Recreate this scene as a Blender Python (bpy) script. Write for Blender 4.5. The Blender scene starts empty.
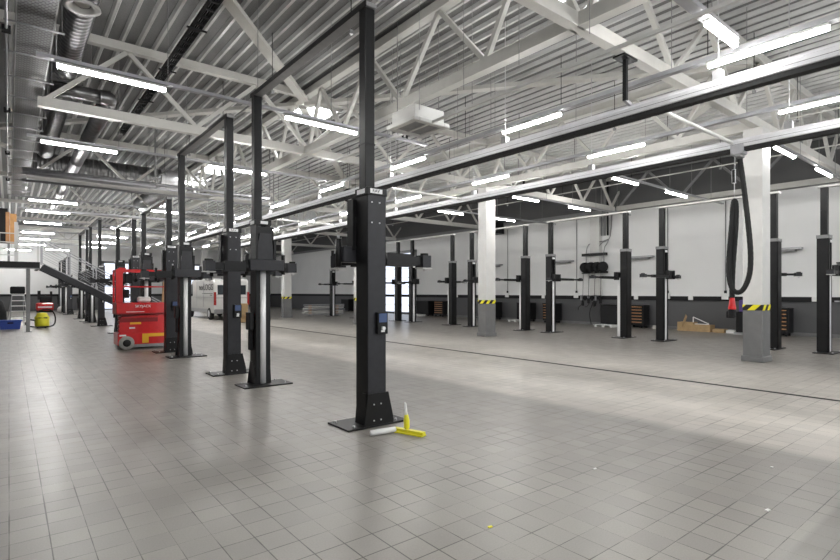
import bpy, bmesh, math, random
from mathutils import Vector, Matrix
random.seed(7)
S = bpy.context.scene
COL = S.collection

# ------------------------------------------------------------------ camera, world, exposure
cam = bpy.data.cameras.new('camera')
cam.lens = 511.0 / 840.0 * 36.0
cam.sensor_width = 36.0
cam.shift_y = 12.0 / 840.0
cam.clip_end = 200
co = bpy.data.objects.new('camera', cam); COL.objects.link(co)
co.location = (0, 0, 1.6)
co.rotation_euler = (math.pi / 2, 0, -math.atan2(411, 511))
S.camera = co
w = bpy.data.worlds.new('world'); S.world = w; w.use_nodes = True
w.node_tree.nodes['Background'].inputs[0].default_value = (0.93, 0.97, 1.0, 1)
w.node_tree.nodes['Background'].inputs[1].default_value = 0.45
S.view_settings.view_transform = 'Standard'
S.view_settings.look = 'None'
S.view_settings.exposure = 1.4
S.view_settings.gamma = 1.0
S.view_settings.use_curve_mapping = False
TUBE = 47.0
SKY = 6.0
DOORLIGHT = 0.5

# axes: X across the hall (towards the white side wall), Y along the lift rows, Z up. metres.
ORD = ['first', 'second', 'third', 'fourth', 'fifth', 'sixth', 'seventh', 'eighth', 'ninth', 'tenth', 'eleventh', 'twelfth', 'thirteenth', 'fourteenth']

# ------------------------------------------------------------------ materials
def mat(name, col, rough=0.5, metal=0.0, emit=0.0, noise=0.0, nscale=8.0, bump=0.0, coat=0.0):
    m = bpy.data.materials.new(name); m.use_nodes = True
    nt = m.node_tree; b = nt.nodes['Principled BSDF']
    b.inputs['Base Color'].default_value = (*col, 1)
    b.inputs['Roughness'].default_value = rough
    b.inputs['Metallic'].default_value = metal
    if name in ('black_powder_coat', 'matte_black', 'dark_grey_painted_steel', 'rubber'): b.inputs['Specular IOR Level'].default_value = 0.3
    if coat: b.inputs['Coat Weight'].default_value = coat
    if emit:
        b.inputs['Emission Color'].default_value = (*col, 1)
        b.inputs['Emission Strength'].default_value = emit
    if noise or bump:
        tc = nt.nodes.new('ShaderNodeTexCoord')
        n = nt.nodes.new('ShaderNodeTexNoise'); n.inputs['Scale'].default_value = nscale; n.inputs['Detail'].default_value = 5
        nt.links.new(tc.outputs['Object'], n.inputs['Vector'])
        if noise:
            r = nt.nodes.new('ShaderNodeMapRange')
            r.inputs['From Min'].default_value = 0.3; r.inputs['From Max'].default_value = 0.7
            r.inputs['To Min'].default_value = 1 - noise; r.inputs['To Max'].default_value = 1 + noise
            nt.links.new(n.outputs['Fac'], r.inputs['Value'])
            mx = nt.nodes.new('ShaderNodeVectorMath'); mx.operation = 'SCALE'
            mx.inputs[0].default_value = col
            nt.links.new(r.outputs['Result'], mx.inputs['Scale'])
            nt.links.new(mx.outputs['Vector'], b.inputs['Base Color'])
        if bump:
            bp = nt.nodes.new('ShaderNodeBump'); bp.inputs['Strength'].default_value = bump; bp.inputs['Distance'].default_value = 0.01
            nt.links.new(n.outputs['Fac'], bp.inputs['Height']); nt.links.new(bp.outputs['Normal'], b.inputs['Normal'])
    return m

M = dict(
    black=mat('black_powder_coat', (0.0075, 0.0075, 0.008), 0.42, noise=0.15, nscale=20),
    blackmatte=mat('matte_black', (0.012, 0.012, 0.013), 0.7),
    panel=mat('dark_grey_painted_steel', (0.030, 0.030, 0.034), 0.40, noise=0.1, nscale=12),
    silver=mat('brushed_steel', (0.62, 0.62, 0.63), 0.3, 0.55, noise=0.06, nscale=30),
    alu=mat('anodised_aluminium', (0.40, 0.40, 0.415), 0.42, 0.6, noise=0.05, nscale=10),
    white=mat('white_painted_steel', (0.60, 0.595, 0.575), 0.42, noise=0.03, nscale=5),
    cream=mat('cream_painted_steel', (0.56, 0.55, 0.515), 0.45, noise=0.04, nscale=5),
    galv=mat('galvanised_sheet', (0.33, 0.335, 0.335), 0.40, 0.45, noise=0.1, nscale=3),
    duct=mat('spiral_duct_steel', (0.22, 0.22, 0.225), 0.3, 0.95, noise=0.15, nscale=6),
    galvbright=mat('plain_galvanised_rib', (0.58, 0.58, 0.57), 0.36, 0.3, noise=0.06, nscale=3),
    pan=mat('perforated_acoustic_pan', (0.20, 0.20, 0.20), 0.6, 0.2, noise=0.12, nscale=30),
    railalu=mat('pale_aluminium_rail', (0.66, 0.66, 0.68), 0.4, 0.35, noise=0.04, nscale=8),
    grey=mat('mid_grey_steel', (0.24, 0.24, 0.24), 0.45, noise=0.08, nscale=8),
    colgrey=mat('grey_column_paint', (0.16, 0.16, 0.16), 0.45, noise=0.08, nscale=5),
    yellow=mat('yellow_plastic', (0.85, 0.78, 0.03), 0.4, noise=0.05),
    hazard=mat('hazard_yellow', (0.85, 0.78, 0.03), 0.5),
    red=mat('red_paint', (0.56, 0.012, 0.014), 0.33, noise=0.08, nscale=10, coat=0.3),
    reddark=mat('deep_red_paint', (0.22, 0.006, 0.008), 0.45, noise=0.1, nscale=10),
    amber=mat('amber_yellow_paint', (0.80, 0.42, 0.02), 0.45),
    blue=mat('blue_plastic', (0.02, 0.07, 0.42), 0.4, noise=0.05),
    rubber=mat('rubber', (0.02, 0.02, 0.02), 0.75, bump=0.2, nscale=60),
    tyre=mat('grey_tyre', (0.30, 0.29, 0.27), 0.8, noise=0.1, nscale=20),
    card=mat('cardboard', (0.42, 0.29, 0.15), 0.85, noise=0.12, nscale=12),
    paper=mat('white_paper', (0.8, 0.8, 0.78), 0.8),
    tan=mat('orange_brown_drawer', (0.45, 0.22, 0.09), 0.5, noise=0.1),
    wood=mat('orange_wood', (0.50, 0.25, 0.08), 0.5, noise=0.2, nscale=4),
    vanwhite=mat('van_white', (0.66, 0.65, 0.62), 0.25, coat=0.6, noise=0.03),
    glass=mat('dark_glass', (0.02, 0.025, 0.03), 0.08),
    tail=mat('tail_lamp_red', (0.35, 0.02, 0.02), 0.2),
    cloth=mat('grey_cloth', (0.5, 0.48, 0.44), 0.9, bump=0.5, nscale=80),
    chrome=mat('polished_cylinder', (0.85, 0.85, 0.85), 0.3, 0.15),
    lamp=mat('lit_tube', (1.0, 0.99, 0.972), 0.5, emit=TUBE),
    sky=mat('lit_rooflight', (0.95, 0.98, 1.0), 0.5, emit=SKY),
    dayl=mat('daylit_translucent_panel', (0.80, 0.86, 1.0), 0.4, emit=DOORLIGHT),
    label=mat('white_label', (0.8, 0.8, 0.8), 0.5),
    bluelabel=mat('blue_label', (0.05, 0.085, 0.2), 0.4),
    purple=mat('purple_plastic', (0.08, 0.05, 0.2), 0.5),
)

def nd(nt, t, **k):
    n = nt.nodes.new(t)
    for a, v in k.items(): setattr(n, a, v)
    return n

def floor_mat():
    m = bpy.data.materials.new('ceramic_floor_tiles'); m.use_nodes = True
    nt = m.node_tree; b = nt.nodes['Principled BSDF']; L = nt.links.new
    tc = nd(nt, 'ShaderNodeTexCoord')
    br = nd(nt, 'ShaderNodeTexBrick', offset=0.0, squash=1.0)
    br.inputs['Scale'].default_value = 1.0
    br.inputs['Mortar Size'].default_value = 0.0048
    br.inputs['Mortar Smooth'].default_value = 0.4
    br.inputs['Bias'].default_value = 0.0
    br.inputs['Brick Width'].default_value = 0.208
    br.inputs['Row Height'].default_value = 0.218
    br.inputs['Color1'].default_value = (0.298, 0.277, 0.249, 1)
    br.inputs['Color2'].default_value = (0.256, 0.239, 0.216, 1)
    br.inputs['Mortar'].default_value = (0.075, 0.068, 0.06, 1)
    L(tc.outputs['Object'], br.inputs['Vector'])
    # big soft dirt
    n1 = nd(nt, 'ShaderNodeTexNoise'); n1.inputs['Scale'].default_value = 0.45; n1.inputs['Detail'].default_value = 6; n1.inputs['Roughness'].default_value = 0.6
    n2 = nd(nt, 'ShaderNodeTexNoise'); n2.inputs['Scale'].default_value = 3.5; n2.inputs['Detail'].default_value = 8
    mp = nd(nt, 'ShaderNodeMapping'); mp.inputs['Scale'].default_value = (1.6, 0.8, 1)
    L(tc.outputs['Object'], mp.inputs['Vector']); L(tc.outputs['Object'], n1.inputs['Vector']); L(mp.outputs['Vector'], n2.inputs['Vector'])
    sx = nd(nt, 'ShaderNodeSeparateXYZ'); L(tc.outputs['Object'], sx.inputs[0])
    def rng(src, a, c, lo, hi):
        r = nd(nt, 'ShaderNodeMapRange'); r.inputs['From Min'].default_value = a; r.inputs['From Max'].default_value = c
        r.inputs['To Min'].default_value = lo; r.inputs['To Max'].default_value = hi; L(src, r.inputs['Value']); return r.outputs['Result']
    def op(o, a, c):
        q = nd(nt, 'ShaderNodeMath', operation=o)
        for i, v in enumerate((a, c)):
            if isinstance(v, (int, float)): q.inputs[i].default_value = v
            else: L(v, q.inputs[i])
        return q.outputs[0]
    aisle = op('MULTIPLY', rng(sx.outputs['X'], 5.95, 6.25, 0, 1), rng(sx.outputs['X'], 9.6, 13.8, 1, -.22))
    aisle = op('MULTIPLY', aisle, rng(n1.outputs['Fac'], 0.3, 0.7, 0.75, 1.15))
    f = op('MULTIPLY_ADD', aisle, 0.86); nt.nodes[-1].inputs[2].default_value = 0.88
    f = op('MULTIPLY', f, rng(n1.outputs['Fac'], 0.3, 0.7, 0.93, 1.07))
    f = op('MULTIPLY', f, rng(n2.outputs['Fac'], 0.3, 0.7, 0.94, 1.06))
    # a darker bay of tiles in the corner by the doorway
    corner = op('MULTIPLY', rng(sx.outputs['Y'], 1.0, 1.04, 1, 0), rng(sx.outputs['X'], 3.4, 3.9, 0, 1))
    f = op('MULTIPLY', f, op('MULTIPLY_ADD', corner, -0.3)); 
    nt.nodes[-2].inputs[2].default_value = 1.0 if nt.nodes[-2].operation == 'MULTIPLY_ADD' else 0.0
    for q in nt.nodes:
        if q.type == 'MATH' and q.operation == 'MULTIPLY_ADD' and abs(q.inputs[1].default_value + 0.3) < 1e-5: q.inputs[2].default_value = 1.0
    n3 = nd(nt, 'ShaderNodeTexNoise'); n3.inputs['Scale'].default_value = 90; n3.inputs['Detail'].default_value = 3; L(tc.outputs['Object'], n3.inputs['Vector'])
    f = op('MULTIPLY', f, rng(n3.outputs['Fac'], 0.3, 0.7, 0.93, 1.07))
    n4 = nd(nt, 'ShaderNodeTexNoise'); n4.inputs['Scale'].default_value = 1.7; n4.inputs['Detail'].default_value = 5; L(tc.outputs['Object'], n4.inputs['Vector'])
    ms = rng(n4.outputs['Fac'], 0.42, 0.60, 0.0012, 0.0055); L(ms, br.inputs['Mortar Size'])
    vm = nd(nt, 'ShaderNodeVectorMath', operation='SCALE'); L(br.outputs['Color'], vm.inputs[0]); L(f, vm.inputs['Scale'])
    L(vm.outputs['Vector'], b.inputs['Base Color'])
    L(rng(n2.outputs['Fac'], 0.3, 0.7, 0.30, 0.42), b.inputs['Roughness'])
    bp = nd(nt, 'ShaderNodeBump', invert=True); bp.inputs['Strength'].default_value = 0.35; bp.inputs['Distance'].default_value = 0.004
    L(br.outputs['Fac'], bp.inputs['Height']); L(bp.outputs['Normal'], b.inputs['Normal'])
    return m
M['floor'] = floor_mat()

def wall_mat(name, dark_top=None, dark=(0.085, 0.085, 0.088), light=(0.80, 0.80, 0.79)):
    """painted panels: dark dado below 1.22 m, white above; faint horizontal panel joints."""
    m = bpy.data.materials.new(name); m.use_nodes = True
    nt = m.node_tree; b = nt.nodes['Principled BSDF']; L = nt.links.new
    tc = nd(nt, 'ShaderNodeTexCoord'); sx = nd(nt, 'ShaderNodeSeparateXYZ'); L(tc.outputs['Object'], sx.inputs[0])
    def step(v):
        q = nd(nt, 'ShaderNodeMath', operation='GREATER_THAN'); q.inputs[1].default_value = v; L(sx.outputs['Z'], q.inputs[0]); return q.outputs[0]
    mx = nd(nt, 'ShaderNodeMix', data_type='RGBA'); L(step(1.3), mx.inputs[0]); mx.inputs[6].default_value = (*dark, 1); mx.inputs[7].default_value = (*light, 1)
    out = mx.outputs[2]
    if dark_top:
        m2 = nd(nt, 'ShaderNodeMix', data_type='RGBA'); L(step(dark_top), m2.inputs[0]); L(out, m2.inputs[6]); m2.inputs[7].default_value = (0.10, 0.10, 0.10, 1)
        out = m2.outputs[2]
    wv = nd(nt, 'ShaderNodeTexNoise'); wv.inputs['Scale'].default_value = 0.8; wv.inputs['Detail'].default_value = 4; L(tc.outputs['Object'], wv.inputs['Vector'])
    r = nd(nt, 'ShaderNodeMapRange'); r.inputs['To Min'].default_value = 0.94; r.inputs['To Max'].default_value = 1.05; L(wv.outputs['Fac'], r.inputs['Value'])
    vm = nd(nt, 'ShaderNodeVectorMath', operation='SCALE'); L(out, vm.inputs[0]); L(r.outputs['Result'], vm.inputs['Scale'])
    L(vm.outputs['Vector'], b.inputs['Base Color']); b.inputs['Roughness'].default_value = 0.55
    return m
M['wall'] = wall_mat('white_wall_over_dark_dado', 5.45)
M['wallend'] = wall_mat('white_wall_over_dark_dado_end', None, (0.085, 0.085, 0.088), (0.78, 0.78, 0.77))
M['wallleft'] = wall_mat('dim_wall', None, (0.1, 0.1, 0.1), (0.16, 0.16, 0.165))

def hazard_mat():
    m = bpy.data.materials.new('hazard_stripes'); m.use_nodes = True
    nt = m.node_tree; b = nt.nodes['Principled BSDF']; L = nt.links.new
    tc = nd(nt, 'ShaderNodeTexCoord'); sx = nd(nt, 'ShaderNodeSeparateXYZ'); L(tc.outputs['Object'], sx.inputs[0])
    def op(o, a, c):
        q = nd(nt, 'ShaderNodeMath', operation=o)
        for i, v in enumerate((a, c)):
            if isinstance(v, (int, float)): q.inputs[i].default_value = v
            else: L(v, q.inputs[i])
        return q.outputs[0]
    s = op('SUBTRACT', op('SUBTRACT', sx.outputs['X'], sx.outputs['Y']), op('MULTIPLY', sx.outputs['Z'], 1.0))
    g = op('GREATER_THAN', op('FRACT', op('MULTIPLY', op('ADD', s, 50.03), 3.3), 0), 0.5)
    mx = nd(nt, 'ShaderNodeMix', data_type='RGBA'); L(g, mx.inputs[0]); mx.inputs[6].default_value = (0.85, 0.76, 0.02, 1); mx.inputs[7].default_value = (0.01, 0.01, 0.01, 1)
    L(mx.outputs[2], b.inputs['Base Color']); b.inputs['Roughness'].default_value = 0.5
    return m
M['hazard_tape'] = hazard_mat()

def perf_mat():
    m = bpy.data.materials.new('perforated_galvanised_tray'); m.use_nodes = True
    nt = m.node_tree; b = nt.nodes['Principled BSDF']; L = nt.links.new
    tc = nd(nt, 'ShaderNodeTexCoord')
    br = nd(nt, 'ShaderNodeTexBrick', offset=0.5); br.inputs['Scale'].default_value = 1.0
    br.inputs['Brick Width'].default_value = 0.075; br.inputs['Row Height'].default_value = 0.05; br.inputs['Mortar Size'].default_value = 0.014
    br.inputs['Color1'].default_value = (0.03, 0.03, 0.03, 1); br.inputs['Color2'].default_value = (0.05, 0.05, 0.05, 1); br.inputs['Mortar'].default_value = (0.17, 0.17, 0.175, 1)
    L(tc.outputs['Object'], br.inputs['Vector']); L(br.outputs['Color'], b.inputs['Base Color'])
    b.inputs['Metallic'].default_value = 0.4; b.inputs['Roughness'].default_value = 0.45
    return m
M['perf'] = perf_mat()

# ------------------------------------------------------------------ mesh helpers
class MB:
    def __init__(s): s.bm = bmesh.new(); s.mats = []
    def mi(s, m):
        m = M[m] if isinstance(m, str) else m
        if m not in s.mats: s.mats.append(m)
        return s.mats.index(m)
    def _f(s, vs, fs, m):
        i = s.mi(m); bv = [s.bm.verts.new(v) for v in vs]; out = []
        for f in fs:
            fc = s.bm.faces.new([bv[k] for k in f]); fc.material_index = i; out.append(fc)
        return out
    def box(s, c, d, m, rz=0.0, tilt=None, bev=0.0):
        hx, hy, hz = d[0] / 2, d[1] / 2, d[2] / 2
        vs = [Vector((x, y, z)) for x in (-hx, hx) for y in (-hy, hy) for z in (-hz, hz)]
        R = Matrix.Rotation(rz, 3, 'Z')
        if tilt is not None: R = R @ tilt
        vs = [R @ v + Vector(c) for v in vs]
        fs = s._f(vs, [(0, 1, 3, 2), (4, 6, 7, 5), (0, 4, 5, 1), (2, 3, 7, 6), (0, 2, 6, 4), (1, 5, 7, 3)], m)
        if bev:
            es = list({e for f in fs for e in f.edges})
            bmesh.ops.bevel(s.bm, geom=es, offset=bev, segments=1, affect='EDGES', profile=0.5)
        return s
    def b6(s, x0, x1, y0, y1, z0, z1, m, bev=0.0):
        return s.box(((x0 + x1) / 2, (y0 + y1) / 2, (z0 + z1) / 2), (abs(x1 - x0), abs(y1 - y0), abs(z1 - z0)), m, bev=bev)
    def bar(s, p0, p1, wdt, hgt, m, up=Vector((0, 0, 1))):
        p0, p1 = Vector(p0), Vector(p1); d = (p1 - p0)
        if d.length < 1e-6: return s
        d.normalize(); u = up if abs(d.dot(up)) < 0.98 else Vector((1, 0, 0))
        sd = d.cross(u).normalized(); n = sd.cross(d).normalized()
        vs = []
        for p in (p0, p1):
            for a, b_ in ((-1, -1), (1, -1), (1, 1), (-1, 1)): vs.append(p + sd * a * wdt / 2 + n * b_ * hgt / 2)
        s._f(vs, [(3, 2, 1, 0), (4, 5, 6, 7), (0, 1, 5, 4), (1, 2, 6, 5), (2, 3, 7, 6), (3, 0, 4, 7)], m); return s
    def cyl(s, p0, p1, r, m, n=12, r2=None, caps=True):
        p0, p1 = Vector(p0), Vector(p1); d = (p1 - p0).normalized(); r2 = r if r2 is None else r2
        u = Vector((0, 0, 1)) if abs(d.z) < 0.98 else Vector((1, 0, 0))
        a = d.cross(u).normalized(); b_ = a.cross(d).normalized(); vs = []
        for p, rr in ((p0, r), (p1, r2)):
            for k in range(n):
                t = 2 * math.pi * k / n; vs.append(p + a * math.cos(t) * rr + b_ * math.sin(t) * rr)
        fs = [(k, n + k, n + (k + 1) % n, (k + 1) % n) for k in range(n)]
        out = s._f(vs, fs + ([tuple(range(n)), tuple(range(2 * n - 1, n - 1, -1))] if caps else []), m)
        for f in out[:n]: f.smooth = True
        return s
    def ribbed(s, p0, p1, r, m, pitch=0.12, n=20, rib=0.02):
        """spiral-seam duct: a tube with raised seams"""
        p0, p1 = Vector(p0), Vector(p1); L = (p1 - p0).length; d = (p1 - p0) / L; k = max(2, int(L / pitch)); pts = []
        for i in range(k + 1):
            t = L * i / k
            if 0 < i < k: pts += [(t - rib, r), (t, r * 1.035 + 0.003), (t + rib, r)]
            else: pts.append((t, r))
        s.lathe(pts, p0, d, m, n); return s
    def lathe(s, pts, o, d, m, n=20, caps=True):
        o, d = Vector(o), Vector(d).normalized(); u = Vector((0, 0, 1)) if abs(d.z) < 0.98 else Vector((1, 0, 0))
        a = d.cross(u).normalized(); b_ = a.cross(d).normalized(); vs = []
        for t, r in pts:
            for k in range(n):
                q = 2 * math.pi * k / n; vs.append(o + d * t + (a * math.cos(q) + b_ * math.sin(q)) * r)
        fs = [(j * n + k, (j + 1) * n + k, (j + 1) * n + (k + 1) % n, j * n + (k + 1) % n) for j in range(len(pts) - 1) for k in range(n)]
        nf = len(fs)
        if caps: fs += [tuple(range(n)), tuple(range(len(vs) - 1, len(vs) - n - 1, -1))]
        out = s._f(vs, fs, m)
        for f in out[:nf]: f.smooth = True
        return s
    def tube(s, pts, r, m, n=8, smooth=2, rib=0.0):
        pts = [Vector(p) for p in pts]
        for _ in range(smooth):
            q = [pts[0]]
            for a, b_ in zip(pts, pts[1:]): q += [a * 0.75 + b_ * 0.25, a * 0.25 + b_ * 0.75]
            q.append(pts[-1]); pts = q
        vs = []; prev = None; N = len(pts)
        for i, p in enumerate(pts):
            t = (pts[min(i + 1, N - 1)] - pts[max(i - 1, 0)]).normalized()
            if prev is None:
                u = Vector((0, 0, 1)) if abs(t.z) < 0.9 else Vector((1, 0, 0)); a = t.cross(u).normalized()
            else: a = (prev - t * prev.dot(t)).normalized()
            prev = a; b_ = t.cross(a)
            rr = r * (1 + (rib if i % 2 else 0))
            for k in range(n):
                q = 2 * math.pi * k / n; vs.append(p + (a * math.cos(q) + b_ * math.sin(q)) * rr)
        fs = [(j * n + k, j * n + (k + 1) % n, (j + 1) * n + (k + 1) % n, (j + 1) * n + k) for j in range(N - 1) for k in range(n)]
        nf = len(fs); fs += [tuple(range(n - 1, -1, -1)), tuple(range((N - 1) * n, N * n))]
        out = s._f(vs, fs, m)
        for f in out[:nf]: f.smooth = True
        return s
    def prism(s, poly, t0, t1, axis, m):
        """poly: 2-D outline; axis 'x': (y,z) outline along x; 'y': (x,z) along y; 'z': (x,y) along z"""
        def mk(p, t): return {'x': (t, p[0], p[1]), 'y': (p[0], t, p[1]), 'z': (p[0], p[1], t)}[axis]
        n = len(poly); vs = [mk(p, t0) for p in poly] + [mk(p, t1) for p in poly]
        s._f(vs, [tuple(range(n)), tuple(range(2 * n - 1, n - 1, -1))] + [(k, n + k, n + (k + 1) % n, (k + 1) % n) for k in range(n)], m); return s
    def out(s, name, parent=None, loc=None, bev=0.0):
        bmesh.ops.recalc_face_normals(s.bm, faces=s.bm.faces[:])
        me = bpy.data.meshes.new(name); s.bm.to_mesh(me); s.bm.free()
        for m in s.mats: me.materials.append(m)
        o = bpy.data.objects.new(name, me); COL.objects.link(o)
        if parent: o.parent = parent
        if loc: o.location = loc
        if bev:
            md = o.modifiers.new('b', 'BEVEL'); md.width = bev; md.segments = 2; md.limit_method = 'ANGLE'
        return o

def tag(o, label=None, cat=None, group=None, kind=None):
    if label: o['label'] = label
    if cat: o['category'] = cat
    if group: o['group'] = group
    if kind: o['kind'] = kind
    return o
def thing(name, label, cat, loc=(0, 0, 0), rz=0.0, group=None):
    o = bpy.data.objects.new(name, None); COL.objects.link(o); o.location = loc; o.rotation_euler = (0, 0, rz)
    o.empty_display_size = 0.1
    return tag(o, label, cat, group)
def dup(root, loc=None, rz=None, label=None):
    r = root.copy(); COL.objects.link(r)
    if loc is not None: r.location = loc
    if rz is not None: r.rotation_euler = (0, 0, rz)
    if label: r['label'] = label
    for ch in list(root.children):
        c = ch.copy(); COL.objects.link(c); c.parent = r
        for g in list(ch.children):
            d = g.copy(); COL.objects.link(d); d.parent = c
    return r
def text(name, body, size, m, parent, loc, rot, ext=0.002):
    cu = bpy.data.curves.new(name, 'FONT'); cu.body = body; cu.size = size; cu.extrude = ext
    cu.align_x = 'CENTER'; cu.align_y = 'CENTER'
    t = bpy.data.objects.new(name + '_tmp', cu); COL.objects.link(t)
    dg = bpy.context.evaluated_depsgraph_get(); me = bpy.data.meshes.new_from_object(t.evaluated_get(dg))
    bpy.data.objects.remove(t)
    me.materials.clear(); me.materials.append(M[m])
    o = bpy.data.objects.new(name, me); COL.objects.link(o); o.parent = parent; o.location = loc; o.rotation_euler = rot
    return o
# text facing -X: reads towards -Y ; facing -Y: reads towards +X
FACE_NEG_X = (math.pi / 2, 0, -math.pi / 2)
FACE_NEG_Y = (math.pi / 2, 0, 0)

X0, X1, Y0, Y1 = -3.0, 22.4, -6.0, 54.0
# ------------------------------------------------------------------ setting
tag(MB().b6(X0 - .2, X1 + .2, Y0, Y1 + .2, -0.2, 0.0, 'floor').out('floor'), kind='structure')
tag(MB().b6(X1, X1 + .2, Y0, Y1 + .2, 0, 7.4, 'wall').out('wall_right'), kind='structure')
tag(MB().b6(X0 - .2, X1, Y1, Y1 + .2, 0, 7.4, 'wallend').out('wall_back'), kind='structure')
tag(MB().b6(X0 - .2, X0, Y0, Y1, 0, 7.4, 'wallleft').out('wall_left'), kind='structure')
# trapezoidal deck
bm = MB(); P = 0.32; x = X0 - .2; prof = []
while x < X1 + .2:
    prof += [(x, 7.10), (x + .055, 7.10), (x + .085, 7.17), (x + .290, 7.17)]; x += P
prof.append((X1 + .3, 7.10))
n = len(prof); vs = [(p[0], Y0, p[1]) for p in prof] + [(p[0], Y1 + .2, p[1]) for p in prof]
bm._f(vs, [(k, k + 1, n + k + 1, n + k) for k in range(n - 1) if k % 4 != 2], 'galvbright')
bm._f(vs, [(k, k + 1, n + k + 1, n + k) for k in range(n - 1) if k % 4 == 2], 'pan')
bm.b6(X0 - .3, X1 + .3, Y0, Y1 + .3, 7.30, 7.4, 'grey')
tag(bm.out('ceiling'), kind='structure')
# cable trunking on the wall at the top of the dado, skirtings
bm = MB(); bm.b6(X1 - .06, X1 - .001, 0.5, Y1 - .1, 1.24, 1.42, 'blackmatte', )
tag(bm.out('trim_1'), kind='structure')
tag(MB().b6(X0 + .05, X1 - .1, Y1 - .07, Y1 - .001, 1.24, 1.42, 'blackmatte').out('trim_2'), kind='structure')
tag(MB().b6(X1 - .05, X1 - .001, 0.5, 28.2, 0.0, .12, 'colgrey').out('baseboard_right'), kind='structure')
tag(MB().b6(9.45, 9.55, -1.5, 46, 0.0, 0.004, 'blackmatte').out('trim_3'), kind='structure')   # slot drain
# perimeter vertical: white pilaster
tag(MB().b6(X1 - .28, X1 - .001, 13.75, 14.25, 1.45, 5.3, 'white').out('trim_4'), kind='structure')
tag(MB().b6(X1 - .16, X1 - .001, 0.5, Y1 - .1, 5.38, 5.55, 'grey').out('trim_5'), kind='structure')
# daylit roller doors
d = MB(); dx = X1 - .02
d.b6(X1 - .10, X1 - .002, 28.2, 28.45, 0, 4.6, 'grey').b6(X1 - .10, X1 - .002, 31.95, 32.2, 0, 4.6, 'grey').b6(X1 - .10, X1 - .002, 28.2, 32.2, 4.4, 4.6, 'grey')
for k in range(1, 7): d.b6(X1 - .055, X1 - .03, 28.45, 31.95, k * .66 - .015, k * .66 + .015, 'grey')
d.b6(X1 - .045, X1 - .002, 28.45, 31.95, 0.15, 4.4, 'dayl')
tag(d.out('door_1'), kind='structure')
for i, (xa, xb) in enumerate(((6.5, 10.3), (11.5, 15.3))):
    d = MB(); d.b6(xa, xa + .2, Y1 - .1, Y1 - .002, 0, 4.4, 'grey').b6(xb - .2, xb, Y1 - .1, Y1 - .002, 0, 4.4, 'grey').b6(xa, xb, Y1 - .1, Y1 - .002, 4.2, 4.4, 'grey')
    for k in range(1, 6): d.b6(xa + .2, xb - .2, Y1 - .055, Y1 - .03, k * .7 - .02, k * .7 + .02, 'grey')
    d.b6(xa + .2, xb - .2, Y1 - .045, Y1 - .002, 0.1, 4.2, 'dayl'); tag(d.out('door_%d' % (i + 2)), kind='structure')

# ------------------------------------------------------------------ roof steelwork
ZB, ZT = 5.46, 7.0
def truss(name, label, group, p0, p1, nodes_b, nodes_t, wd=.16, dm='cream'):
    """p0,p1 ends in plan; nodes given as distance from p0"""
    p0, p1 = Vector(p0), Vector(p1); L = (p1 - p0).length; d = (p1 - p0) / L; mid = (p0 + p1) / 2
    t = thing(name, label, 'roof truss', (mid.x, mid.y, ZB), 0, group)
    o = Vector((mid.x, mid.y, ZB))
    def P3(s_, z): v = p0 + d * s_; return Vector((v.x, v.y, z)) - o
    a, b_ = min(nodes_b), max(nodes_b)
    MB().bar(P3(a - .15, ZB), P3(b_ + .15, ZB), wd, .20, 'cream').out('bottom_chord', t)
    MB().bar(P3(0, ZT), P3(L, ZT), wd, .18, dm).out('top_chord', t)
    k = sorted([(q, ZB + .08) for q in nodes_b] + [(q, ZT - .08) for q in nodes_t])
    for (s0, z0), (s1, z1) in zip(k, k[1:]):
        MB().bar(P3(s0, z0), P3(s1, z1), .085, .085, dm).out('diagonal_brace', t)
    return t
YT = [4.3, 12.9, 21.5, 30.1, 38.7, 47.3]
for i, y in enumerate(YT):
    nb = [0.6 + 2.9 * k - (-1.5) for k in range(5)] + [13.5 + 1.5 + 2.3 * k for k in (0.6, 1.6, 2.6, 3.6)]
    nt_ = [s + 1.45 for s in nb[:5]] + [s + 1.15 for s in nb[5:]]
    truss('roof_truss', 'cream lattice roof truss across the hall, %s from the camera' % ORD[i], 'lattice trusses across the hall', (-1.5, y), (22.3, y), nb, nt_)
c = 0
for xx, nm in ((6.35, 'above the lift aisle'), (13.5, 'over the row of pillars')):
    for i, y in enumerate([-4.3] + YT[:-1]):
        if i == 0 and xx > 10: continue
        nb = [.2, 1.8, 4.2, 6.6, 8.4]; ntp = [1.0, 3.0, 5.4, 7.7]
        truss('lengthwise_truss', 'cream lattice truss running lengthwise %s, %s bay' % (nm, ORD[i]), 'lengthwise roof trusses', (xx, y), (xx, y + 8.6), nb, ntp, .18)
for i, y in enumerate([-4.3] + YT[:1]):
    nb = [.3 + 2.66 * k for k in range(4)]; ntp = [s + 1.33 for s in nb[:-1]]
    truss('wall_truss', 'slim lattice truss along the top of the white side wall, %s bay' % ORD[i], 'wall trusses', (21.95, y), (21.95, y + 8.6), nb, ntp, .10, 'grey')
def brace(p, q, label):
    p, q = Vector((*p, 6.86)), Vector((*q, 6.86)); mid = (p + q) / 2
    tag(MB().bar(p - mid, q - mid, .22, .10, 'cream').out('roof_brace', loc=mid), label, 'roof brace', 'diagonal roof braces')
brace((6.3, 12.9), (-1.4, 4.4), 'flat diagonal roof brace above the tallest lift posts')
brace((6.5, 13.2), (13.3, 4.4), 'flat diagonal roof brace over the exhaust rails')
brace((6.3, 13.4), (-1.2, 22.2), 'flat diagonal roof brace beyond the second cross truss')
brace((6.5, 13.4), (13.3, 22.2), 'flat diagonal roof brace between aisle and pillars, beyond second truss')
brace((13.7, 4.4), (22.0, 13.2), 'flat diagonal roof brace near the white side wall')
brace((6.3, 31.2), (-1.2, 22.4), 'flat diagonal roof brace deep in the hall')

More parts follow.
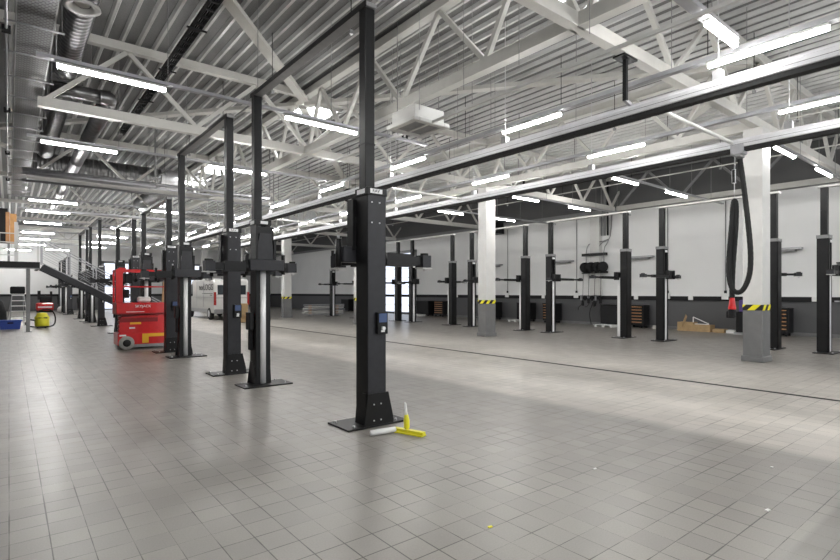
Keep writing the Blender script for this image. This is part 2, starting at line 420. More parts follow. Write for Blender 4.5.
# ------------------------------------------------------------------ pillars
for i, y in enumerate(YT):
    t = thing('support_pillar', 'white pillar with grey foot and yellow black band, %s from the camera' % ORD[i], 'pillar', (13.53, y + .05, 0), 0, 'white pillars')
    t['kind'] = 'thing'
    MB().b6(-.25, .25, -.2, .2, 1.3, 5.36, 'white', .012).out('shaft', t)
    MB().b6(-.252, .252, -.202, .202, .12, 1.18, 'colgrey', .012).out('painted_foot', t)
    MB().b6(-.28, .28, -.23, .23, 0, .13, 'colgrey', .01).out('plinth', t)
    MB().b6(-.254, .254, -.204, .204, 1.18, 1.31, 'hazard_tape').out('hazard_band', t)
# ------------------------------------------------------------------ rooflights
for i, (xa, xb, ya, yb) in enumerate(((7.15, 8.05, 4.5, 5.95), (6.65, 7.7, 13.5, 15.0), (6.65, 7.75, 22.2, 24.2), (6.65, 7.75, 26.5, 27.4), (6.65, 7.75, 34.0, 35.7))):
    mx, my = (xa + xb) / 2, (ya + yb) / 2; hx, hy = (xb - xa) / 2, (yb - ya) / 2
    t = thing('rooflight', 'bright square rooflight in the metal roof, %s from the camera' % ORD[i], 'rooflight', (mx, my, 7.0), 0, 'rooflights')
    MB().b6(-hx, hx, -hy, hy, .045, .06, 'sky').out('diffuser', t)
    f = MB()
    for sx in (-1, 1): f.b6(sx * hx, sx * (hx + .08), -hy - .08, hy + .08, 0, .09, 'white').b6(-hx, hx, sx * hy, sx * (hy + .08), 0, .09, 'white')
    f.out('frame', t)

# ------------------------------------------------------------------ lights
def tube_light(x, y, z, along, L, label, group, unlit=False):
    t = thing('tube_light', label, 'light', (x, y, z), 0 if along == 'x' else math.pi / 2, group)
    MB().b6(-L / 2, L / 2, -.04, .04, .02, .06, 'white', .006).out('housing', t)
    MB().b6(-L / 2 + .01, L / 2 - .01, -.032, .032, -.028, .02, 'white' if unlit else 'lamp', .01).out('diffuser', t)
    return t
def track(x0, y0, x1, y1, z, label, m='white', wd=.07, hg=.05, drops=6):
    zd = 7.12
    mid = Vector(((x0 + x1) / 2, (y0 + y1) / 2, z)); a, b_ = Vector((x0, y0, z)) - mid, Vector((x1, y1, z)) - mid
    t = thing('light_track', label, 'light track', mid, 0, 'light tracks')
    MB().bar(a, b_, wd, hg, m).out('rail', t)
    for k in range(drops):
        p = a.lerp(b_, (k + (1.15 if drops == 4 else .5)) / (drops + (.8 if drops == 4 else 0)))
        MB().cyl(p + Vector((0, 0, hg / 2)), (p.x, p.y, 7.12 - z), .006, 'grey', 5).out('hanger', t)
TZ = 4.93
for i, y in enumerate((9.2, 14.05, 18.7, 23.2, 26.3, 30.7, 35.9, 40.3, 45.0)):
    track(.3, y, 7.6, y, TZ + .1, 'slim ceiling light track across the lift row, %s from the camera' % ORD[i], 'alu', .09, .05, 4)
    if i != 2: tube_light(1.28, y, TZ, 'x', 1.48, 'lit tube light beside the cable tray, %s from the camera' % ORD[i if i < 2 else i - 1], 'tube lights beside the cable tray')
    if i not in (2, 4): tube_light(4.9, y, TZ, 'x', 1.6, 'lit tube light over the dark lift row, %s from the camera' % ORD[i - (i > 2) - (i > 4)], 'tube lights over the dark lifts')
for i, (x, y) in enumerate(((-1.6, 46.0), (.6, 51.5), (-1.6, 51.5), (3.0, 49.5))):  # extra tubes with their tracks, added to brighten the end wall
    track(x - .9, y, x + .9, y, TZ + .1, 'added short light track carrying a fill tube by the end wall, %s of four' % ORD[i], 'alu', .09, .05, 2)
    tube_light(x, y, TZ, 'x', 1.5, 'added fill tube light brightening the end wall, %s of four' % ORD[i], 'added fill tubes by the end wall')
for xx, nm in ((8.05, 'near'), (11.15, 'far')):
    wn = 'beside the aisle exhaust rail' if nm == 'near' else 'over the exhaust rail nearest the pillars'
    track(xx, -2.0, xx, 44, TZ + .1, 'long ceiling light track ' + wn, 'alu', .11, .07, 12)
    for i in range(11):
        y = 2.5 + 4.02 * i
        tube_light(xx, y, TZ, 'y', 1.45, 'lit tube light %s, %s from the camera' % (wn, ORD[i]), 'tube lights ' + wn)
for i, y in enumerate((4.05, 8.1, 11.9, 15.9)):
    track(13.75, y, 21.6, y, TZ + .1, 'light track above the wall side lifts, %s from the camera' % ORD[i], 'alu', .09, .05, 4)
    tube_light(14.45, y, TZ, 'x', 1.4, 'lit tube light just past the pillars, %s from the camera' % ORD[i], 'tube lights past the pillars')
    tube_light(17.75, y, TZ, 'x', 1.45, 'lit tube light over the wall side lifts, %s from the camera' % ORD[i], 'tube lights over wall side lifts')
for i, (x, y) in enumerate(((1.28, 4.5), (1.28, 0.0), (4.9, 0.0), (1.28, -4.0), (4.9, -4.0), (14.45, .0), (17.75, .0), (14.45, -4.0), (8.05, -1.5), (11.15, -1.5), (8.05, -5.0))):  # unseen tubes out of view, added to light the near floor
    tube_light(x, y, TZ, 'x' if x not in (8.05, 11.15) else 'y', 1.5, 'added fill tube light overhead, out of view, %s' % ORD[i], 'added fill tubes at the camera end')
track(6.5, -1, 6.5, 12, TZ + .02, 'white lengthwise pipe-like light track beside the lattice truss', 'white', .045, .045, 6)
track(4.9, 2.75, 7.7, 2.75, TZ + .13, 'perforated steel channel hung across the camera end', 'alu', .14, .06, 2)
tube_light(7.3, 2.75, TZ + .05, 'x', .95, 'tube light under the perforated channel', 'tube light under channel')

# ------------------------------------------------------------------ exhaust extraction rails
for xx, nm, hz in ((7.85, 'aisle side', 4.44), (10.93, 'pillar side', 4.36)):
    t = thing('exhaust_rail', 'long aluminium exhaust extraction rail with black lip, ' + nm, 'exhaust rail', (xx, 14, hz), 0)
    MB().b6(-.09, .09, -17, 18, 0, .13, 'railalu', .012).b6(-.075, .075, -17, 18, .13, .16, 'railalu').out('channel', t)
    MB().b6(-.07, .07, -17, 18, -.07, 0, 'rubber').b6(-.092, -.088, -17, 18, .06, .065, 'blackmatte').out('rubber_lip', t)
    for k in range(-15, 18, 4):
        MB().b6(-.06, .06, k - .06, k + .06, .16, .30, 'grey').out('hanger_clamp', t)
        MB().cyl((0, k, .3), (0, k, 7.1 - hz), .008, 'silver', 6).out('hanger_rod', t)
for i, y in enumerate((3.9, 11.5, 19.3)):
    tag(MB().cyl((-1.44, 0, 0), (1.42, 0, 0), .035, 'white', 10).out('spreader_bar', loc=(9.4, y, 4.47)), 'white spreader bar between the two exhaust rails, %s from the camera' % ORD[i], 'spreader bar', 'rail spreader bars')
t = thing('rail_bracket', 'black drop bracket holding the aisle exhaust rail under the cross truss', 'bracket', (7.66, 4.3, 4.6))
MB().b6(-.2, .2, -.1, .1, .70, .73, 'black').out('top_plate', t)
MB().b6(-.03, .03, -.03, .03, .05, .72, 'black').out('stem', t)
MB().bar((0, 0, .06), (.16, -.02, .0), .05, .05, 'alu').out('foot_arm', t)
MB().cyl((-.1, 0, .74), (-.1, 0, .86), .012, 'silver', 6).cyl((.1, 0, .74), (.1, 0, .86), .012, 'silver', 6).out('clamp_bolts', t)
t = thing('rail_bracket', 'small black hanging bracket with curved cable, beside the lengthwise truss', 'bracket', (6.9, 9.3, 5.1))
MB().tube([(-.25, 0, -.1), (-.25, 0, .15), (-.1, 0, .3), (.08, 0, .33)], .018, 'white', 6).out('cable_loop', t)
MB().b6(.06, .09, -.02, .02, -.05, .36, 'black').b6(.18, .21, -.02, .02, -.05, .34, 'black').b6(.06, .21, -.02, .02, .32, .36, 'black').out('frame', t)

# hose trolley with hose
t = thing('exhaust_hose', 'black looped exhaust hose hanging from the pillar side rail, red nozzle', 'exhaust hose', (10.93, 3.83, 4.32))
MB().b6(-.10, .10, -.13, .10, -.09, .10, 'alu', .01).b6(-.11, .11, -.08, .02, -.14, -.08, 'grey').b6(-.04, .04, .08, .2, .1, .22, 'alu').out('trolley', t)
tr = t.children[0]
MB().cyl((0, -.34, .02), (0, -.12, .02), .03, 'grey').out('trolley_hook', tr)
def hp(px, py, dx=0.0): return (dx, (740 - px) * .0173, (148 - py) * 9.85 / 511 + .06)
hose = [hp(742, 160), hp(745, 180), hp(748, 205), hp(751, 232), hp(753, 256), hp(752, 276), hp(746, 290), hp(740, 293.5), hp(734, 290), hp(730.5, 276), hp(731.5, 250), hp(734, 225), hp(735, 205), hp(736.5, 199, .01), hp(738, 206, .03), hp(737, 230, .05), hp(734, 262, .06), hp(733, 285, .06), hp(733, 298, .06)]
MB().tube(hose, .046, 'rubber', 12, 3, .05).out('hose', t)
z0 = hp(733, 298)[2]; yy = (740 - 733) * .0173
MB().lathe([(0, .045), (.06, .05), (.13, .058), (.20, .07), (.23, .065)], (.06, yy, z0), (0, 0, -1), 'red', 14).out('nozzle_collar', t)
MB().box((.06, yy, z0 - .31), (.11, .12, .17), 'blackmatte', bev=.02).box((.06, yy + .07, z0 - .33), (.05, .06, .13), 'blackmatte', bev=.01).out('nozzle', t)
MB().cyl((0, .05, -.1), (0, .06, -.42), .012, 'silver', 6).b6(-.03, .03, .03, .10, -.62, -.35, 'black', .01).cyl((0, .06, -.6), (0, .055, -.95), .008, 'silver', 6).out('balancer', t)

# ------------------------------------------------------------------ two-post lifts
def lift(name, label, group, x, yc, half, colh, masth, dx, dy, kind, arms, box=True):
    """origin mid-way between the posts; post s=-1 stands at -half facing +Y, s=+1 at +half facing -Y.
    arms: {s: [(angle_deg in plan from +X, length)]}"""
    t = thing(name, label, 'car lift', (x, yc, 0), 0, group)
    A = kind == 'A'
    for s in (-1, 1):
        def Y(v): return s * (half - v)          # v = distance inwards from the outer face
        hw = dx / 2
        bp = MB().b6(-(.40 if A else .45), (.45 if A else .45), Y(-.02), Y(.47 if A else .42), 0, .022, 'black', .004).out('base_plate', t)
        bb = MB()
        for bx in (-.3, -.1, .1, .3): bb.cyl((bx, Y(.03), .022), (bx, Y(.03), .05), .016, 'silver', 6)
        for bx in (-.34, .34): bb.cyl((bx, Y(.38), .022), (bx, Y(.38), .05), .016, 'silver', 6)
        bb.out('anchor_bolts', bp)
        # C-channel column
        cm = MB()
        cm.b6(-hw, hw, Y(0), Y(.012), .022, colh, 'panel' if A else 'black')
        for q in (-1, 1):
            cm.b6(q * hw, q * (hw - .012), Y(0), Y(dy), .022, colh, 'black')
            cm.b6(q * hw, q * (hw - .075), Y(dy - .014), Y(dy), .022, colh, 'black')
            cm.b6(q * (hw - .075), q * (hw - .087), Y(dy - .06), Y(dy), .022, colh, 'black')
        c_ = cm.out('column', t)
        if A:
            MB().prism([(-.18, .022), (.235, .022), (.225, .12), (.16, .40), (-.13, .40), (-.17, .12)], Y(-.014), Y(0), 'y', 'black').out('foot_gusset', c_)
            g = MB()
            for bx, bz in ((-.05, .27), (.05, .27), (-.05, .08), (.05, .08), (-.08, colh - .18), (.03, colh - .18), (-.08, colh - .42), (.03, colh - .42)):
                g.cyl((bx, Y(-.022), bz), (bx, Y(-.01), bz), .009, 'silver', 6)
            g.out('rivets', c_)
            for q in (-1, 1): MB().prism([(Y(.02), .022), (Y(.26), .022), (Y(.22), .30), (Y(.1), .40), (Y(.02), .40)], q * (hw + .001), q * (hw + .012), 'x', 'black').out('side_gusset', c_)
        MB().b6(-hw - .012, hw + .012, Y(-.012), Y(dy + .012), colh - .09, colh, 'black' if A else 'grey', .004).out('top_cap', c_)
        if A:
            MB().b6(-hw + .03, hw - .06, Y(-.016), Y(-.011), colh - .072, colh - .018, 'label').b6(-hw - .016, -hw - .011, Y(.04), Y(dy - .04), colh - .072, colh - .018, 'label').out('name_plate', c_)
            if s < 0: text('name_plate_lettering', 'RAV', .055, 'blackmatte', c_, (-.02, Y(-.0165), colh - .045), FACE_NEG_Y, .001)
            else: MB().b6(-.05, .08, Y(dy + .012), Y(dy + .016), colh - .07, colh - .02, 'label').out('name_plate', c_)
        else:
            MB().b6(-.08, .08, Y(dy + .012), Y(dy + .018), colh - .2, colh - .13, 'label').out('name_plate', c_)
        # lifting cylinder
        if A: MB().b6(-.055, .055, Y(dy - .05), Y(dy - .03), .03, 1.98, 'alu').cyl((0, Y(dy - .03), .03), (0, Y(dy - .03), 1.98), .058, 'chrome', 20).out('lifting_cylinder', t)
        elif s < 0: MB().b6(-.07, .07, Y(dy - .03), Y(dy + .16), .03, 2.1, 'chrome', .02).out('lifting_cylinder', t)
        else: MB().b6(-.062, .062, Y(dy - .05), Y(dy + .004), .03, 2.1, 'chrome', .01).out('lifting_cylinder', t)
        # mast
        ms = MB()
        if A: ms.b6(-.130, .005, Y(.05), Y(.19), colh, masth, 'black', .006).b6(-.133, .008, Y(.045), Y(.195), 3.35, 3.37, 'blackmatte')
        else: ms.b6(-.075, .075, Y(.06), Y(.21), colh, masth, 'black')
        ms.out('mast', t)
        # carriage
        ca = MB()
        if A:
            ca.b6(-.30, .30, Y(dy + .01), Y(dy + .19), 1.96, 2.15, 'panel', .01)
            ca.prism([(-.16, 2.15), (.16, 2.15), (.10, 2.60), (-.10, 2.60)], Y(dy + .015), Y(dy + .11), 'y', 'panel')
            ca.b6(-.17, .17, Y(dy - .0), Y(dy + .05), 2.50, 2.72, 'black', .006)
            ca.b6(-.18, -.14, Y(dy - .0), Y(dy + .13), 2.1, 2.72, 'black'); ca.b6(.14, .18, Y(dy), Y(dy + .13), 2.1, 2.5, 'black')
            for q in (-1, 1): ca.cyl((q * .32, Y(dy + .1), 1.90), (q * .32, Y(dy + .1), 2.24), .035, 'black', 12).cyl((q * .32, Y(dy + .1), 2.24), (q * .32, Y(dy + .1), 2.28), .018, 'silver', 8)
        else:
            ca.b6(-.2, .2, Y(dy + .075), Y(dy + .14), 2.02, 2.3, 'black', .01)
            for q in (-1, 1): ca.cyl((q * .2, Y(dy + .16), 2.02), (q * .2, Y(dy + .16), 2.3), .04, 'black', 10)
        cr = ca.out('carriage', t)
        for arm in arms[s]:
            ang, L = arm[:2]
            a = math.radians(ang); dv = Vector((math.cos(a), math.sin(a), 0)); q = arm[2] if len(arm) > 2 else (1 if dv.x >= -.01 else -1)
            if A: o = Vector((q * .32, Y(dy + .1), 2.02)); hh = .17
            else: o = Vector((q * .2, Y(dy + .16), 2.10)); hh = .09
            ar = MB()
            ar.cyl(o - Vector((0, 0, hh / 2)), o + Vector((0, 0, hh / 2)), .07, 'black', 12)
            ar.bar(o, o + dv * L * .62, .12, hh, 'black').bar(o + dv * L * .4, o + dv * L, .085, hh * .68, 'black')
            e = o + dv * L
            ar.bar(e - dv * .09, e + dv * .06, .15, hh * .95 if A else .1, 'panel')
            ao = ar.out('swing_arm', t)
            MB().cyl(e + Vector((0, 0, hh * .48)), e + Vector((0, 0, hh * .48 + .03)), .055, 'rubber', 14).cyl(e + Vector((0, 0, -.05 - hh / 2)), e + Vector((0, 0, hh * .4)), .02, 'silver', 8).bar(e - dv * .1 - Vector((0, 0, hh * .5 + .012)), e + dv * .08 - Vector((0, 0, hh * .5 + .012)), .15, .012, 'white').out('lifting_pad', ao)
        if A and s < 0:
            cb = MB().b6(-.02, .13, Y(-.05), Y(-.001), 1.10, 1.36, 'black', .008).out('control_box', t)
            MB().b6(.0, .11, Y(-.054), Y(-.05), 1.24, 1.345, 'bluelabel').out('control_label', cb)
            MB().cyl((.05, Y(-.05), 1.17), (.05, Y(-.085), 1.17), .022, 'label', 12).b6(.025, .075, Y(-.06), Y(-.05), 1.125, 1.15, 'label').out('switch', cb)
        if A and s > 0:
            MB().b6(-hw - .09, -hw - .013, Y(.02), Y(.2), .95, 1.25, 'black', .008).b6(-hw - .06, -hw - .013, Y(.05), Y(.15), .6, .95, 'blackmatte', .004).out('cable_duct', t)
    # crossbeam
    z = masth
    if A:
        MB().b6(-.135, .012, -half + .02, half - .02, z, z + .05, 'grey', .004).b6(-.142, -.134, -half + .02, half - .02, z - .01, z + .06, 'black').out('crossbeam', t)
    else:
        MB().b6(-.09, .09, -half, half, z, z + .06, 'white', .006).out('crossbeam', t)
    return t
GA = 'black two-post lifts along the aisle'
armsA = {-1: [(4, .74), (102, .85, 1)], 1: [(180, .62), (-12, .16)]}
first = lift('two_post_lift', 'tall black two-post car lift nearest the camera, yellow squeegee at its foot', GA, 3.41, 6.93, 1.87, 2.84, 4.98, .26, .25, 'A', armsA)
dup(first, (3.40, 11.84, 0), label='tall black two-post lift directly behind the nearest one')
third = lift('two_post_lift', 'shorter black two-post lift with the red scissor platform between its posts', GA, 3.37, 16.42, 1.76, 2.84, 4.06, .29, .25, 'A', armsA)
dup(third, (3.37, 21.3, 0), label='shorter black two-post lift just behind the red scissor platform')
dup(first, (3.37, 29.8, 0), label='tall black two-post lift just beyond the steel stair')
dup(first, (3.37, 34.75, 0), label='tall black two-post lift, second beyond the steel stair')
dup(third, (3.37, 45.6, 0), label='small distant black two-post lift, first before the end wall gap')
dup(third, (3.37, 50.6, 0), label='most distant black two-post lift, against the end wall')
GB = 'slim two-post lifts along the white wall'
cfg = [(2.24, {-1: [(90, .6)], 1: [(180, .5), (0, .6)]}, 'slim black wall side lift, nearest to the camera end'),
       (6.55, {-1: [(-52, .85), (180, .3)], 1: [(180, 1.6), (0, .3)]}, 'slim black wall side lift just past the second pillar gap, seen beside the hanging hose'),
       (11.0, {-1: [(180, 1.4), (0, .3)], 1: [(0, 1.4), (180, .3)]}, 'slim black wall side lift in front of the hose reels'),
       (15.45, {-1: [(180, 1.2), (0, .3)], 1: [(0, .9), (180, .5)]}, 'slim black wall side lift straddling the second pillar in view'),
       (19.95, {-1: [(0, .9), (180, .4)], 1: [(180, .9)]}, 'slim black wall side lift before the daylit door'),
       (24.4, {-1: [(180, 1.1), (0, .4)], 1: [(180, .9)]}, 'slim black wall side lift in front of the daylit door'),
       (28.6, {-1: [(180, 1.0)], 1: [(180, .9)]}, 'slim black wall side lift behind the stacked metal profiles')]
for yc, ar, lb in cfg:
    lift('slim_two_post_lift', lb, GB, 16.8, yc, 1.72, 3.1, 4.36, .29, .26, 'B', ar)

# ------------------------------------------------------------------ red scissor platform
t = thing('scissor_platform', 'red scissor lift work platform parked between two black lift posts', 'scissor lift', (3.22, 16.45, 0))
ch = MB().b6(-.90, .90, -.36, .36, .12, .46, 'red', .015).b6(-.62, .62, -.365, .365, .06, .14, 'grey')
ch = ch.out('chassis', t)
MB().b6(-.30, .50, -.372, -.366, .34, .43, 'amber').b6(-.30, -.14, -.372, -.366, .17, .34, 'amber').out('yellow_marking', ch)
MB().b6(.42, .50, -.376, -.366, .22, .30, 'label').b6(-.86, -.7, -.372, -.366, .38, .42, 'label').out('sticker', ch)
for wx in (-.69, .66):
    for wy in (-.36, .36):
        wl = MB().lathe([(-.055, .10), (-.055, .17), (-.03, .19), (.03, .19), (.055, .17), (.055, .10)], (wx, wy + (.0 if wy > 0 else -.02), .19), (0, 1, 0), 'tyre', 24).out('wheel', t)
        MB().lathe([(-.07, .03), (-.06, .10), (.06, .10), (.07, .03)], (wx, wy + (.0 if wy > 0 else -.02), .19), (0, 1, 0), 'rubber', 18).out('hub', wl)
sc = MB()
for k in range(4):
    z = .50 + k * .12
    for wy in (-.30, .30):
        sc.bar((-.80, wy, z), (.80, wy, z + .10), .05, .085, 'red').bar((-.80, wy * .82, z + .10), (.80, wy * .82, z), .05, .085, 'reddark')
sc.b6(-.86, .2, -.345, -.33, .46, .88, 'reddark').b6(.1, .86, -.352, -.33, .46, .95, 'red').b6(-.86, .1, -.350, -.335, .46, .76, 'red')
sc = sc.out('scissor_stack', t)
MB().b6(-.6, -.33, -.356, -.351, .70, .755, 'amber').b6(-.62, -.48, -.356, -.351, .58, .62, 'label').out('warning_sticker', sc)
dk = MB().b6(-.93, .93, -.37, .37, 1.0, 1.30, 'red', .01).b6(-.93, .93, -.375, .375, .98, 1.01, 'reddark').out('platform_deck', t)
text('deck_lettering', 'SKYJACK', .10, 'label', dk, (-.28, -.372, 1.20), FACE_NEG_Y, .002)
MB().b6(.45, .85, -.376, -.371, 1.10, 1.19, 'label').b6(-.7, -.25, -.376, -.371, 1.04, 1.055, 'label').out('sticker', dk)
rl = MB()
for wy in (-.35, .35):
    rl.bar((-.9, wy, 2.2), (.9, wy, 2.2), .045, .06, 'red').bar((-.9, wy, 1.75), (.9, wy, 1.75), .03, .035, 'red')
    for px_ in (-.9, .9): rl.bar((px_, wy, 1.3), (px_, wy, 2.22), .05, .05, 'red', Vector((1, 0, 0)))
for px_ in (-.9, .9): rl.bar((px_, -.35, 2.2), (px_, .35, 2.2), .045, .045, 'red').bar((px_, -.35, 1.75), (px_, .35, 1.75), .03, .03, 'red')
rl.out('guard_rail', t)
MB().b6(-.95, -.78, -.38, -.33, 1.3, 2.12, 'red', .01).prism([(-.95, 2.1), (-.78, 2.1), (-.70, 2.26), (-.86, 2.27), (-.95, 2.2)], -.38, -.33, 'y', 'red').out('entry_gate', t)
MB().box((-.62, -.2, 1.98), (.2, .2, .26), 'blackmatte', bev=.02).out('control_panel', t)
MB().box((-.66, -.05, 1.55), (.16, .2, .24), 'blackmatte', bev=.02).out('document_box', t)
tag(MB().prism([(-.12, 0), (.16, .03), (.10, .62), (-.08, .60)], -.02, .0, 'y', 'card').out('cardboard_sheet', loc=(3.62, 16.5, 1.302)), 'brown cardboard sheet standing in the red scissor platform', 'cardboard')
tag(MB().box((0, 0, .085), (.32, .26, .16), 'paper', bev=.04).out('paper_sack', loc=(3.02, 16.4, 1.302)), 'pale grey sack lying in the red scissor platform', 'sack')

# ------------------------------------------------------------------ squeegee and roller on the floor
t = thing('floor_squeegee', 'yellow plastic floor squeegee standing by the nearest lift post', 'squeegee', (3.51, 4.57, 0))
a = Vector((-.06, .19, 0)); b_ = Vector((.07, -.19, 0))
MB().bar(a + Vector((0, 0, .03)), b_ + Vector((0, 0, .03)), .06, .035, 'yellow').bar(a + Vector((0, 0, .008)), b_ + Vector((0, 0, .008)), .095, .014, 'yellow').out('blade', t)
MB().lathe([(0, .018), (.02, .034), (.10, .034), (.13, .028), (.17, .02)], (-.01, 0.02, .05), (-.05, -.02, 1), 'yellow', 14).out('socket', t)
MB().lathe([(0, .015), (.02, .017), (.13, .014), (.15, .008)], (-.02, 0.015, .21), (-.14, -.03, 1), 'paper', 10).out('handle', t)
t = thing('paint_roller', 'rolled pale grey cloth lying at the nearest lift base', 'roller', (3.28, 4.74, .034), .22)
MB().lathe([(-.16, .018), (-.155, .031), (0, .033), (.155, .031), (.16, .018)], (0, 0, 0), (1, -.35, 0), 'paper', 16).out('sleeve', t)
# floor scraps
for i, (x, y, m, lb) in enumerate(((4.13, 2.61, 'paper', 'tiny white paper scrap on the floor in line with the nearest lift'), (5.42, 1.62, 'paper', 'tiny white scrap on the floor near the darker tile bay edge'),
                                   (4.33, 1.32, 'paper', 'small torn white scrap nearest the camera'), (2.55, 2.41, 'yellow', 'tiny yellowish scrap on the tiles'), (4.47, .66, 'paper', 'round white scrap on the darker tiles'))):
    s_ = .018 if i != 2 else .024
    tag(MB().prism([(-s_, -s_ * .4), (s_ * .8, -s_ * .6), (s_, s_ * .3), (0, s_ * .5), (-s_ * .7, s_ * .6)], 0, .006, 'z', m).out('paper_scrap', loc=(x, y, .0005)), lb, 'paper scrap', 'scraps on the floor')

# ------------------------------------------------------------------ mezzanine, stair
t = thing('mezzanine_platform', 'dark steel mezzanine deck with white railings on a grey post', 'mezzanine', (0, 26.9, 0))
MB().b6(-2.98, .95, -1.3, 1.2, 2.72, 2.80, 'grey').out('deck', t)
MB().b6(-2.98, .95, -1.32, -1.22, 2.52, 2.80, 'black').b6(.87, .97, -1.3, 1.2, 2.52, 2.80, 'black').b6(-2.98, .95, -1.33, -1.32, 2.52, 2.56, 'grey').out('edge_beam', t)
MB().b6(.53, .66, -1.26, -1.13, .02, 2.55, 'grey', .006).b6(.48, .72, -1.31, -1.07, 0, .02, 'grey').out('support_post', t)
r = MB()
for z in (3.05, 3.3, 3.55, 3.9): r.cyl((-2.9, -1.27, z), (.25, -1.27, z), .022, 'white', 6)
for x in (-2.2, -1.0, -.3): r.b6(x - .03, x + .03, -1.3, -1.24, 2.8, 3.9, 'white')
r.b6(.16, .28, -1.32, -1.2, 2.8, 4.35, 'white'); r.b6(.88, .94, -1.3, -1.24, 2.8, 3.9, 'white'); r.cyl((.3, -1.27, 3.9), (.9, -1.27, 3.9), .02, 'alu', 6)
r.out('railing', t)
t = thing('office_cabin', 'dark cabin on the mezzanine with an orange wood door panel', 'cabin', (-1.55, 28.0, 2.82))
MB().b6(-1.4, 1.5, -.3, .05, .85, 2.3, 'blackmatte').out('cabin_wall', t)
for q in (-1.3, .2, 1.5): MB().b6(q, q + .08, -.26, -.18, 0, .85, 'grey').out('cabin_leg', t)
MB().b6(1.58, 1.80, -.30, -.05, 0.85, 2.1, 'wood').out('door_panel', t)
MB().b6(1.44, 1.57, -.33, -.2, .85, 2.15, 'tan').out('door_frame', t)
t = thing('steel_stair', 'grey steel stair with open treads coming down from the mezzanine', 'stair', (1.02, 25.6, 0))
RX, RZ = 4.55, 2.72; ns = 15
for yy in (-.5, .5):
    MB().bar((-.0, yy, RZ - .12), (RX, yy, .06), .05, .26, 'panel').bar((0, yy, RZ + .02), (RX, yy, .20), .07, .03, 'alu').out('stringer', t)
st_ = []
for k in range(1, ns):
    q = k / ns
    MB().b6(RX * q - .14, RX * q + .14, -.47, .47, RZ * (1 - q) - .02, RZ * (1 - q) + .015, 'alu').out('tread', t)
for yy in (-.5, .5):
    h = MB().bar((0, yy, RZ + 1.0), (RX, yy, 1.0), .035, .035, 'alu')
    for z in (.3, .5, .7): h.bar((0, yy, RZ + z), (RX, yy, z), .014, .014, 'alu')
    for k in range(6): h.b6(RX * k / 5 - .02, RX * k / 5 + .02, yy - .02, yy + .02, RZ * (1 - k / 5) - (0 if k else 0), RZ * (1 - k / 5) + 1.0, 'alu')
    h.out('handrail', t)

# ------------------------------------------------------------------ things under and beyond the mezzanine
t = thing('step_ladder', 'aluminium step ladder standing beside the mezzanine post', 'ladder', (.32, 30.0, 0), .15)
l = MB()
for q in (-1, 1): l.bar((q * .34, -.30, 0), (q * .22, .0, 1.48), .05, .03, 'alu', Vector((1, 0, 0))).bar((q * .34, .62, 0), (q * .2, .06, 1.46), .035, .03, 'alu', Vector((1, 0, 0)))
l.out('rails', t)
for k in range(1, 7):
    z = k * .24; q = z / 1.48
    MB().b6(-(.34 - .12 * q), (.34 - .12 * q), -.30 + .30 * q - .06, -.30 + .30 * q + .05, z - .02, z + .02, 'paper').out('step', t)
MB().b6(-.24, .24, -.08, .12, 1.46, 1.50, 'alu').out('top_step', t)
tag(MB().box((0, 0, .18), (.55, .3, .34), 'blackmatte', bev=.04).out('tool_bag', loc=(.31, 30.02, 1.502)), 'black tool bag on top of the step ladder', 'tool bag')
t = thing('storage_crate', 'blue plastic crate on the floor under the mezzanine', 'crate', (.02, 28.3, 0), .1)
MB().prism([(-.33, 0), (.33, 0), (.38, .36), (-.38, .36)], -.24, .24, 'y', 'blue').out('crate_body', t)
MB().b6(-.41, .41, -.27, .27, .34, .39, 'blue', .01).b6(-.1, .1, -.275, -.268, .24, .3, 'blackmatte').out('crate_rim', t)
tag(MB().box((0, 0, .17), (.42, .4, .34), 'paper', bev=.01).out('white_box', loc=(-.75, 28.2, 0)), 'white box beside the blue crate', 'box')
tag(MB().lathe([(0, .45), (.1, .5), (.7, .46), (1.15, .34), (1.3, .1)], (0, 0, 0), (0, 0, 1), 'blackmatte', 18).out('refuse_sack', loc=(-.55, 30.6, 0)), 'full black sack on the floor behind the blue crate', 'sack', 'sacks')
tag(MB().lathe([(0, .28), (.1, .32), (.5, .30), (.8, .24), (.95, .1)], (0, 0, 0), (0, 0, 1), 'reddark', 18).out('refuse_sack', loc=(-.5, 32.6, 0)), 'dark red sack between the black sack and the ladder', 'sack', 'sacks')
t = thing('vacuum_cleaner', 'yellow wet and dry vacuum cleaner with black hose by the mezzanine post', 'vacuum cleaner', (1.15, 28.35, 0))
MB().lathe([(0.06, .24), (.12, .27), (.40, .27), (.42, .25)], (0, 0, 0), (0, 0, 1), 'yellow', 20).out('tank', t)
MB().lathe([(.42, .28), (.46, .28), (.56, .22), (.66, .18), (.68, .05)], (0, 0, 0), (0, 0, 1), 'yellow', 20).b6(-.2, .2, -.27, -.2, .42, .5, 'blackmatte', .02).out('motor_head', t)
MB().tube([(-.26, -.1, .35), (-.5, -.15, .4), (-.62, -.1, .15), (-.3, -.35, .06), (.2, -.4, .06), (.45, -.2, .12), (.5, 0, .45), (.4, .05, .75), (.15, .05, .86), (-.2, 0, .72)], .03, 'rubber', 8).out('suction_hose', t)
w_ = MB()
for k in range(4):
    a = k * math.pi / 2 + .6; w_.cyl((.2 * math.cos(a), .2 * math.sin(a) - .02, .04), (.2 * math.cos(a), .2 * math.sin(a) + .02, .04), .04, 'rubber', 10)
w_.out('castors', t)
t = thing('scrubbing_machine', 'red floor scrubbing machine with black top, by the end wall', 'cleaning machine', (2.2, 50.2, 0))
MB().box((0, 0, .45), (1.1, 1.3, .6), 'red', bev=.08).box((0, -.66, .42), (.9, .03, .1), 'label').out('body', t)
